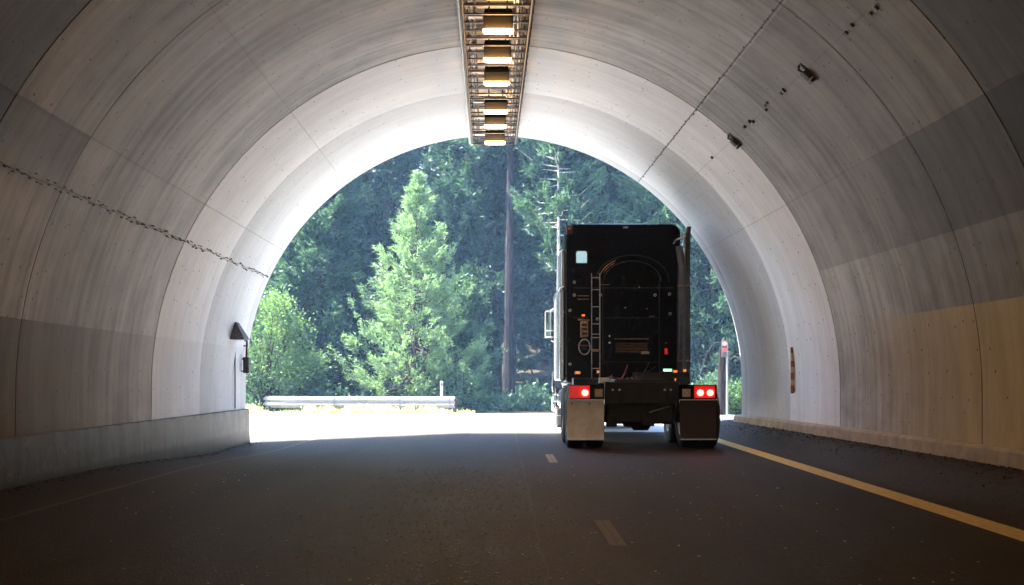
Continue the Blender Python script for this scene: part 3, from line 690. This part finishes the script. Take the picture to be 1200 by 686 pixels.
# frame, axles
for x in (1.9, 2.66): part(MB().box(x, x+.08, 17.45, 26.3, .78, 1.04), 'frame_rail', M['frame'], .01)
part(MB().box(1.66, 2.88, 17.46, 17.56, .74, 1.105), 'rear_crossmember', M['frame'], .012)
part(MB().box(1.70, 2.84, 17.62, 17.9, .40, .80), 'spring_hanger', M['frame'], .05)
part(MB().box(1.70, 1.88, 17.6, 17.75, .36, .55), 'shock_mount', M['frame'], .02)
part(MB().box(2.28, 2.50, 17.6, 17.9, .37, .55), 'shock_mount', M['frame'], .02)
for px, py in ((718, 457), (726, 457), (779, 457), (786, 457)):
    x, z = P(px, py, 17.45); part(MB().tube([(x, 17.43, z), (x, 17.47, z)], .018, 10), 'bolt', M['alu'])
part(MB().tube([(2.40, 17.55, .60), (2.75, 17.6, .70)], .012, 6), 'brake_line', M['alu'])
fw = part(MB().prism_xz([(1.86, 1.06), (2.78, 1.06), (2.74, 1.15), (1.9, 1.15)], 18.2, 19.1), 'fifth_wheel', M['frame'], .02)
part(MB().box(2.1, 2.54, 18.3, 19.0, 1.04, 1.06), 'pivot_plate', M['frame'], parent=fw)
tyre_prof = [(-.13, .30), (-.14, .34), (-.14, .44), (-.125, .485), (-.10, .50), (-.06, .50), (-.055, .488), (-.045, .488), (-.04, .50), (.04, .50), (.045, .488), (.055, .488), (.06, .50), (.10, .50), (.125, .485), (.14, .44), (.14, .34), (.13, .30)]
rim_prof = [(-.12, .30), (-.12, .27), (-.02, .24), (0, .12), (.02, .11), (.05, .02), (.12, .27), (.12, .30)]
def wheel(x, y, name='wheel'):
    g = gz(x, y)
    w = part(MB().lathe_x(rim_prof, x, y, g+.5), name, M['alu'])
    part(MB().lathe_x(tyre_prof, x, y, g+.5), 'tyre', M['rubber'], parent=w, angle=30)
for y in (18.05, 19.4):
    for x in (1.20, 1.53, 3.11, 3.44): wheel(x, y)
    part(MB().tube([(1.1, y, .5), (2.1, y, .5), (2.2, y, .5), (2.44, y, .5), (2.54, y, .5), (3.54, y, .5)], [.09, .09, .22, .22, .09, .09], 16), 'axle', M['frame'])
for x in (1.38, 3.26): wheel(x, 25.45)
part(MB().tube([(1.4, 25.45, .48), (3.26, 25.45, .48)], .07, 10), 'axle', M['frame'])
# rear light bars and mud flaps
for s, (xa, xb), lights, plate, (fa, fb), fm in ((-1, (1.065, 1.645), (674, 685.5), (697, 706), (1.04, 1.64), 'flapw'), (1, (2.87, 3.485), (820.5, 832), (799.5, 809), (2.885, 3.475), 'flapb')):
    zb, zt = P(0, 469, YR)[1], P(0, 451, YR)[1]
    lb = part(MB().box(xa, xb, YR, YR+.09, zb, zt), 'light_bar', M['black'], .012)
    part(MB().box(xa, xb, YR-.012, YR-.001, zb-.004, zb+.012), 'trim', M['alu'], 0, parent=lb)
    lc = [P(l, 460.5, YR)[0] for l in lights]
    part(MB().box(min(lc)-.10, max(lc)+.08, YR-.012, YR-.002, zb+.03, zt-.015), 'lens_panel', M['tailh'], .004, parent=lb)
    for i, c in enumerate(lc):
        wdt = .055 if not (s < 0 and i == 0) else .045
        tl = part(MB().tube([(c, YR-.03, P(0, 460.5, YR)[1]), (c, YR-.013, P(0, 460.5, YR)[1])], wdt, 20), 'tail_light', M['tail'] if not (s < 0 and i == 0) else M['tailh'], parent=lb)
    a, b = P(plate[0], 0, YR)[0], P(plate[1], 0, YR)[0]
    part(MB().box(a, b, YR-.014, YR-.002, zb+.05, zt-.07), 'plate', M['plate'], .003, parent=lb)
    zf0 = .15; hf = zb-.003-zf0
    bow = lambda t: YR+.022+.028*math.sin(t*2.6)*(1 if s > 0 else .7)-.03*t*t
    prof = [(bow(i/10), zb-.003-hf*i/10) for i in range(11)]
    fl = part(MB().prism_yz(prof+[(y_+.012, z_) for y_, z_ in prof[::-1]], fa, fb), 'mud_flap', M[fm], 0, label='pale dusty mud flap' if s < 0 else 'dark mud flap')
    part(MB().box(fa, fb, bow(1)-.006, bow(1)-.001, .155, .175), 'weight_strip', M['alu'], parent=fl)
    for xx in (fa+.07, fb-.07 if s > 0 else fa+.36): part(MB().tube([(xx, YR+.005, zb-.06), (xx, YR+.03, zb-.06)], .014, 8), 'bolt', M['frame'], parent=fl)
    # quarter fender over the tandem
    part(MB().tube([(xa+.05, 17.5, 1.0), (xa+.05, 17.8, 1.08), (xa+.05, 19.8, 1.08)], .02, 6), 'fender_rod', M['frame'])

# ------------------------------------------------------------------ outside: guardrail, signal, posts
gzr = -.12
gr = thing('guardrail', (-4.6, 35.6, 0), 'low silver steel guardrail in front of the trees left of the truck', 'guardrail')
prof = [(0, .60), (.0, .57), (-.075, .52), (-.075, .47), (0, .42), (0, .39), (-.075, .34), (-.075, .29), (0, .24), (0, .21)]
pth = [(-8.3, 37.2), (-7.9, 36.2), (-7.3, 35.75)]+[(-7.3+i*.55, 35.75-.02*i) for i in range(1, 11)]+[(-1.62, 35.5)]
vs = []; fs = []; n = len(prof)
for i, (x, y) in enumerate(pth):
    a = pth[max(0, i-1)]; b = pth[min(len(pth)-1, i+1)]; d = Vector((b[0]-a[0], b[1]-a[1])).normalized(); nn = Vector((d.y, -d.x))
    for o_ in (0, .012):
        for q, z in prof:
            dd = -q - o_ if True else 0
            vs.append((x+nn.x*(-q-o_), y+nn.y*(-q-o_), z-.02))
for i in range(len(pth)-1):
    for k in range(n-1):
        a = i*2*n+k; b = (i+1)*2*n+k; fs.append((a, a+1, b+1, b)); fs.append((a+n+1, a+n, b+n, b+n+1))
    for k in (0, n-1):
        a = i*2*n+k; b = (i+1)*2*n+k; fs.append((a, b, b+n, a+n))
mb = MB(); mb.add(vs, fs); mb.build('rail', M['white_steel'] if 'white_steel' in M else simple('rail_galvanised', (.15, .15, .148), .6, .2, .15, 6), gr, angle=60)  # mid-grey galvanised finish for the rail
for i in (1, 4, 7, 10, 13):
    x, y = pth[i]; MB().box(x-.06, x+.06, y+.04, y+.18, -.4, .56).build('post', M['bark'], gr, .008)
for i in (5, 9, 12):
    x, y = pth[i]; MB().box(x-.012, x+.012, y-.10, y-.078, .20, .57).build('splice', M['steel'], gr)
x, z = P(517.5, 447, 36.2)
t = thing('marker_post', (x, 36.2, 0), 'thin white marker post standing at the right end of the guardrail', 'post')
MB().box(x-.045, x+.045, 36.19, 36.21, -.3, z).build('post', M['white'], t, .006); MB().box(x-.035, x+.035, 36.175, 36.188, z-.16, z-.05).build('reflector', M['steel'], t, .004)
# signal and stump at the right
Ys = 33.5
x, z = P(849, 403, Ys)
t = thing('signal_light', (x, Ys, 0), 'red glowing signal lamp on a thin silver pole beside the right portal edge', 'signal')
xp = P(852, 0, Ys)[0]
MB().tube([(xp, Ys, -.3), (xp, Ys, z)], .035, 10).build('pole', M['steel'], t)
MB().box(x-.09, x+.07, Ys-.08, Ys+.08, z-.42, z+.10).build('signal_head', M['blackp'], t, .02)
MB().tube([(x-.01, Ys-.11, z), (x-.01, Ys-.08, z)], .065, 16).build('lamp', M['redsig'], t)
MB().tube([(x-.01, Ys-.10, z-.2), (x-.01, Ys-.08, z-.2)], .06, 16).build('lamp', M['redl'], t)
MB().tube([(x-.05, Ys, z+.05), (x-.35, Ys, z+.02), (x-.55, Ys, z-.3), (x-.75, Ys+.2, z-1.0)], .012, 5).build('cable', M['hose'], t)

# ------------------------------------------------------------------ vegetation
def rotfaces(rs, pts, dirs, L, W, k=3):
    """one narrow leaf triangle at every point, along dir (+noise)"""
    n = len(pts); d = dirs+rs.normal(0, .55, (n, 3)); d /= np.linalg.norm(d, axis=1)[:, None]+1e-9
    r = rs.normal(0, 1, (n, 3)); w = np.cross(d, r); w /= np.linalg.norm(w, axis=1)[:, None]+1e-9
    l = L*rs.uniform(.6, 1.3, (n, 1)); ww = W*rs.uniform(.6, 1.3, (n, 1))
    if k == 3: return np.stack([pts-w*ww, pts+w*ww, pts+d*l], 1)
    return np.stack([pts, pts+d*l*.5+w*ww, pts+d*l, pts+d*l*.5-w*ww], 1)
def conifer(seed, H, Rm, c0, nb, tuft, L, W, rise=.1, tipup=.25, shape=.8, trunk_r=.18, gap=0.0, clumps=1.0):
    rs = np.random.RandomState(seed); pts = []; dirs = []; mb = MB()
    lean = rs.normal(0, .012*H, 2)
    def ax(h): return np.array([lean[0]*(h/H)**2, lean[1]*(h/H)**2, h])
    mb.tube([tuple(ax(h)-np.array([0, 0, .3 if h == 0 else 0])) for h in np.linspace(0, H*.98, 10)], [trunk_r*(1-.93*i/9)*(1.25 if i == 0 else 1) for i in range(10)], 10)
    for i in range(nb):
        u = (i+rs.uniform(0, 1))/nb; h = c0+(H-c0)*u**.9; rel = (h-c0)/(H-c0)
        if rs.rand() < gap: continue
        env = (1-rel)**shape*min(1, .55+rel*3.5); Lb = max(.12, Rm*env*rs.uniform(.55, 1.18)); az = i*2.39996+rs.uniform(-.5, .5)
        dx, dy = math.cos(az), math.sin(az); o = ax(h); sl = rise+.9*rel*rel+rs.uniform(-.12, .12)
        nc = max(2, int(8*Lb/Rm*clumps+rs.rand())); per = max(4, int(tuft*1.5/8))
        tc = rs.uniform(.22, 1.0, nc)**.7; scn = rs.normal(0, 1, nc)*Lb*.20*(1.2-tc); lit = rs.uniform(.4, 1.25, nc)
        m = nc*per; rad = (.055+.05*Lb**.5)
        t = np.clip(np.repeat(tc, per)+rs.normal(0, rad*.75, m)/Lb, .05, 1.12); side = np.repeat(scn, per)+rs.normal(0, rad*.8, m)
        z = o[2]+sl*Lb*t - (.32*Lb*t*(1-t)*2*(1-rel)) + tipup*Lb*t**3*(1-.5*rel) + rs.normal(0, rad*.42, m) + np.repeat(rs.normal(0, .10, nc)*Lb**.5, per) - abs(side)*.2
        P_ = np.stack([o[0]+dx*Lb*t-dy*side, o[1]+dy*Lb*t+dx*side, z], 1)
        D = np.stack([dx+(-dy)*side*3/Lb, dy+dx*side*3/Lb, np.full(m, .35+tipup)], 1)
        pts.append(P_); dirs.append(D)
        if Lb > .5:
            q = [tuple(o), (o[0]+dx*Lb*.5, o[1]+dy*Lb*.5, o[2]+sl*Lb*.5-.16*Lb*(1-rel)+tipup*Lb*.06), (o[0]+dx*Lb*.9, o[1]+dy*Lb*.9, o[2]+sl*Lb*.9-.06*Lb*(1-rel)+tipup*Lb*.7*(1-.5*rel))]
            mb.tube(q, [.012+.02*Lb/3, .01+.01*Lb/3, .005], 4, cap=False)
    pts = np.concatenate(pts); dirs = np.concatenate(dirs); dirs /= np.linalg.norm(dirs, axis=1)[:, None]
    # every tuft is a spray of needles-clumps
    K = 5; c = np.repeat(pts, K, 0)+rs.normal(0, L*.33, (len(pts)*K, 3)); d = np.repeat(dirs, K, 0)
    return rotfaces(rs, c, d, L, W), mb
def broadleaf(seed, H, Rm, n, L, low=.1):
    rs = np.random.RandomState(seed); mb = MB(); nl = 38; P_ = []
    for i in range(nl):
        az = rs.uniform(0, 6.28); rr_ = Rm*math.sqrt(rs.rand())*.85; h = H*rs.uniform(low+.1, .92); c = np.array([rr_*math.cos(az), rr_*math.sin(az), h])
        s = Rm*rs.uniform(.16, .40); q = rs.normal(0, .62, (n//nl, 3))*s*np.array([1, 1, .8])
        P_.append(c+q); mb.tube([(0, 0, -.1), (c[0]*.35, c[1]*.35, h*.5), tuple(c)], [.05, .03, .01], 5, cap=False)
    P_ = np.concatenate(P_); D = P_-np.array([0, 0, H*.4]); D /= np.linalg.norm(D, axis=1)[:, None]
    return rotfaces(rs, P_, D, L, L*.38, 4), mb
def add_tree(name, loc, label, cat, gen, leafmat, barkmat, group=None, k=3, rot=0, trunkname='trunk'):
    t = thing(name, (0, 0, 0), label, cat, group)
    pts, mb = gen
    np_mesh('crown', pts, pts.shape[1], leafmat, t)
    mb.build(trunkname, barkmat, t)
    t.location = loc; t.rotation_euler[2] = rot; return t
def cp(root, loc, rot, s, label, mats=None):
    t = root.copy(); COL.objects.link(t); t.location = loc; t.rotation_euler[2] = rot; t.scale = (s, s, s*1.0); t['label'] = label
    for ch in list(root.children):
        c = ch.copy(); COL.objects.link(c); c.parent = t
    return t
def at(px, Y): x = (px-590)*Y/F; return (x, Y, terr(x, Y)-.05)
# key trees
add_tree('pale_fir', at(484, 39.5), 'pale yellow green young fir, full to the ground, standing centre left behind the guardrail', 'tree',
         conifer(3, 8.7, 3.0, .6, 165, 58, .15, .024, .02, .34, .95, .13), M['pale'], M['bark'])
add_tree('fir', at(372, 42), 'dark green fir with lit branch tips, left of the pale young fir', 'tree',
         conifer(11, 11.5, 2.6, .5, 230, 60, .20, .04, .0, .3, .55, .2), M['mid'], M['bark'])
add_tree('fir', at(540, 41.5), 'small bluish fir tucked between the pale young fir and the tall bare trunk', 'tree',
         conifer(12, 5.0, 1.7, .3, 130, 45, .17, .034, .1, .3, .7, .1), M['mid'], M['bark'])
add_tree('fir', at(560, 47), 'tall dark fir standing directly behind the pale young fir', 'tree',
         conifer(13, 17, 3.6, 2.5, 240, 60, .24, .05, -.05, .25, .6, .25), M['dark'], M['bark'])
add_tree('tall_pine', at(596, 43.5), 'tall straight bare purple brown trunk rising out of view left of the truck', 'tree',
         conifer(14, 24, 3.4, 10.5, 160, 60, .24, .05, -.1, .2, .6, .24), M['dark'], M['redbark'])
add_tree('fir', at(655, 41), 'fir with pale sunlit upper branches above the left side of the truck', 'tree',
         conifer(15, 12.5, 2.3, 5.6, 100, 60, .18, .036, .05, .35, .5, .12, .5), M['mid'], M['deadbark'])
add_tree('fir', at(765, 43), 'blue green fir directly above and behind the truck cab', 'tree',
         conifer(16, 13, 3.2, .8, 230, 60, .22, .045, -.02, .3, .6, .2), M['mid'], M['bark'])
add_tree('fir', at(835, 41), 'dark fir between the truck and the right portal edge', 'tree',
         conifer(17, 12, 2.8, .8, 200, 60, .22, .045, -.02, .25, .6, .2), M['dark'], M['bark'])
b1 = broadleaf(21, 4.4, 1.7, 16000, .10); b2 = broadleaf(22, 2.2, 1.1, 7000, .09)
add_tree('leafy_bush', at(312, 38), 'tall bright green leafy bush at the left portal edge beside the guardrail end', 'bush', b1, M['broad'], M['bark'], trunkname='stem')
add_tree('leafy_bush', at(345, 39.5), 'shorter bright leafy bush right of the tallest bush behind the guardrail end', 'bush', b2, M['broad'], M['bark'], trunkname='stem')
add_tree('leafy_bush', at(860, 35), 'fresh green bush beside the signal pole at the right portal edge', 'bush', broadleaf(23, 1.6, .75, 4000, .10), M['broad'], M['bark'], trunkname='stem')
add_tree('leafy_bush', at(826, 36), 'grey green bush right behind the truck tail light, left of the stump', 'bush', broadleaf(24, 1.55, .7, 3000, .10), M['mid'], M['bark'], trunkname='stem')
add_tree('leafy_bush', at(545, 39), 'low sparse light bush near the thin white marker post', 'bush', broadleaf(25, 1.6, .9, 2200, .11), M['mid'], M['bark'], trunkname='stem')
# stump
x, z = P(846.5, 405, 34.2)
t = thing('dead_trunk', (x, 34.2, 0), 'brown broken tree trunk standing left of the red signal pole', 'tree trunk')
MB().tube([(x, 34.2, -.3), (x-.02, 34.2, .6), (x, 34.2, 1.5), (x+.02, 34.2, z)], [.2, .15, .14, .11], 12).build('trunk', M['shadebark'], t)
MB().tube([(x+.08, 34.2, z-.5), (x+.4, 34.2, z-.35), (x+.65, 34.2, z-.42)], [.03, .02, .01], 6).build('limb', M['bark'], t)
# forest behind
rnd = random.Random(77)
protos = []
for s, (Hh, Rr, c0, mt, bk) in enumerate(((16, 3.2, 1.2, 'dark', 'bark'), (19, 3.5, 3.5, 'dark', 'redbark'), (14, 3.0, .8, 'mid', 'bark'), (21, 3.3, 6, 'dark', 'bark'))):
    protos.append(add_tree('forest_conifer', (0, 0, 0), '', 'tree', conifer(40+s, Hh, Rr, c0, 170, 60, .26, .062, -.08, .28, .6, .22, .12, .8), M[mt], M[bk]))
def frow(Y, n, x0, x1, lab, grp, first=False, s0=.9, s1=1.25):
    for i in range(n):
        x = x0+(x1-x0)*(i+.5)/n+rnd.uniform(-.9, .9); y = Y+rnd.uniform(-1.6, 1.6); p = protos[rnd.choice((0, 1, 2, 2, 3))]
        if y < 46 and abs(x-.2) < 1: continue
        t = cp(p, (x, y, terr(x, y)-.1), rnd.uniform(0, 6.28), rnd.uniform(s0, s1), lab); t['group'] = grp
frow(48.5, 9, -22, 22, 'dark conifer in the front rank of the forest behind the named firs', 'front rank of forest conifers')
frow(54, 13, -28, 28, 'dark conifer in the second rank of the forest, half hidden', 'second rank of forest conifers')
frow(60, 15, -33, 33, 'dark conifer in the third rank of the forest, mostly hidden', 'third rank of forest conifers')
frow(68, 16, -40, 40, 'dark conifer at the hazy back of the forest', 'back rank of forest conifers')
frow(78, 16, -46, 46, 'faint conifer at the far back slope of the forest', 'far slope conifers')
for x in (-30, -24, -18): 
    t = cp(protos[(int(-x)//6) % 4], (x, 44, -.1), x, 1.0, 'dark conifer in the front rank of the forest behind the named firs'); t['group'] = 'front rank of forest conifers'
for x in (16, 21, 27):
    t = cp(protos[int(x) % 4], (x, 42, -.1), x, 1.0, 'dark conifer in the front rank of the forest behind the named firs'); t['group'] = 'front rank of forest conifers'
for p in protos:
    for c in list(p.children): bpy.data.objects.remove(c)
    bpy.data.objects.remove(p)
# undergrowth and grass, uncountable
rs = np.random.RandomState(5)
n = 16000; X = rs.uniform(-26, 26, n); Yv = 38.5+rs.exponential(5, n); keep = Yv < 62; X, Yv = X[keep], Yv[keep]
Z = np.array([terr(a, b) for a, b in zip(X, Yv)]); cl = np.sin(X*1.7)*np.cos(Yv*1.3)+rs.normal(0, .3, len(X)); hh = np.clip(.25+.45*cl, .05, .9)*rs.uniform(.2, 1.1, len(X))
pp = np.stack([X, Yv, Z+hh], 1); c = np.repeat(pp, 4, 0)+rs.normal(0, .12, (len(pp)*4, 3)); d = np.tile(np.array([[0, 0, .6]]), (len(c), 1))+rs.normal(0, .5, (len(c), 3))
tag(np_mesh('undergrowth', rotfaces(rs, c, d, .2, .06, 4), 4, M['mid']), 'low green undergrowth on the forest floor', 'undergrowth', kind='stuff')
n = 9000; X = np.concatenate([rs.uniform(-9.5, -1.0, n), rs.uniform(5, 14, 1500)]); Yv = 35.25+rs.exponential(.55, len(X))
clump = .5+.5*np.sin(X*5.3+np.sin(X*2.1)*3); L = rs.uniform(.08, .42, len(X))*(.35+.65*clump); z0 = np.array([terr(a, b) for a, b in zip(X, Yv)])
b0 = np.stack([X, Yv, z0], 1); w = rs.normal(0, 1, (len(X), 3)); w[:, 2] = 0; w /= np.linalg.norm(w, axis=1)[:, None]; tip = b0+np.stack([rs.normal(0, .3, len(X))*L, rs.normal(0, .3, len(X))*L, L], 1)
pts = np.stack([b0-w*.012, b0+w*.012, tip], 1)
# seed heads
hd = rotfaces(rs, np.repeat(tip, 2, 0), np.tile(np.array([[0, 0, 1.]]), (len(tip)*2, 1)), .07, .018)
tag(np_mesh('grass', np.concatenate([pts, hd]), 3, M['grass']), 'dry pale grass and weeds at the foot of the guardrail', 'grass', kind='stuff')

# ------------------------------------------------------------------ haze
hz = N('haze_air'); hz.t.nodes.remove(hz.b); pv = hz.n('ShaderNodeVolumePrincipled')
pv.inputs['Color'].default_value = (.36, .62, 1.0, 1); pv.inputs['Density'].default_value = .0009; pv.inputs['Anisotropy'].default_value = .2
hz.t.links.new(pv.outputs[0], hz.out.inputs['Volume'])
tag(MB().box(-112, 112, -62, 127, -1.6, 62).build('haze', hz.m, smooth=False), 'thin bluish haze in the air', 'haze', kind='stuff')

# ------------------------------------------------------------------ light, camera, world
EL, AZ = 58, -89
w = bpy.data.worlds.new('World'); sc.world = w; w.use_nodes = True; nt = w.node_tree
sky = nt.nodes.new('ShaderNodeTexSky'); sky.sky_type = 'NISHITA'; sky.sun_disc = False
sky.sun_elevation = R(EL); sky.sun_rotation = R(AZ); bg = nt.nodes['Background']; bg.inputs[1].default_value = .15
nt.links.new(sky.outputs[0], bg.inputs[0])
sun = bpy.data.lights.new('sun', 'SUN'); sun.energy = 5; sun.angle = R(.5); sun.color = (1, .96, .89)
so = bpy.data.objects.new('sun', sun); COL.objects.link(so)
d = Vector((math.sin(R(AZ))*math.cos(R(EL)), math.cos(R(AZ))*math.cos(R(EL)), math.sin(R(EL))))
so.rotation_euler = d.to_track_quat('Z', 'Y').to_euler(); so.location = (20, 40, 40)
cam = bpy.data.cameras.new('camera'); co = bpy.data.objects.new('camera', cam); COL.objects.link(co)
co.location = (0, 0, H0); co.rotation_euler = (R(90), 0, 0); cam.sensor_width = 36; cam.lens = 37.5
cam.shift_x = 10/1200; cam.shift_y = 102/1200; cam.clip_end = 1000; cam.clip_start = .05
sc.camera = co
sc.view_settings.view_transform = 'Standard'; sc.view_settings.look = 'None'; sc.view_settings.gamma = 1; sc.view_settings.exposure = 3.78
cy = sc.cycles; cy.use_denoising = True; cy.max_bounces = 12; cy.diffuse_bounces = 6; cy.glossy_bounces = 4; cy.transmission_bounces = 4; cy.volume_bounces = 1
cy.sample_clamp_indirect = 8; cy.caustics_reflective = False; cy.caustics_refractive = False; cy.use_light_tree = True
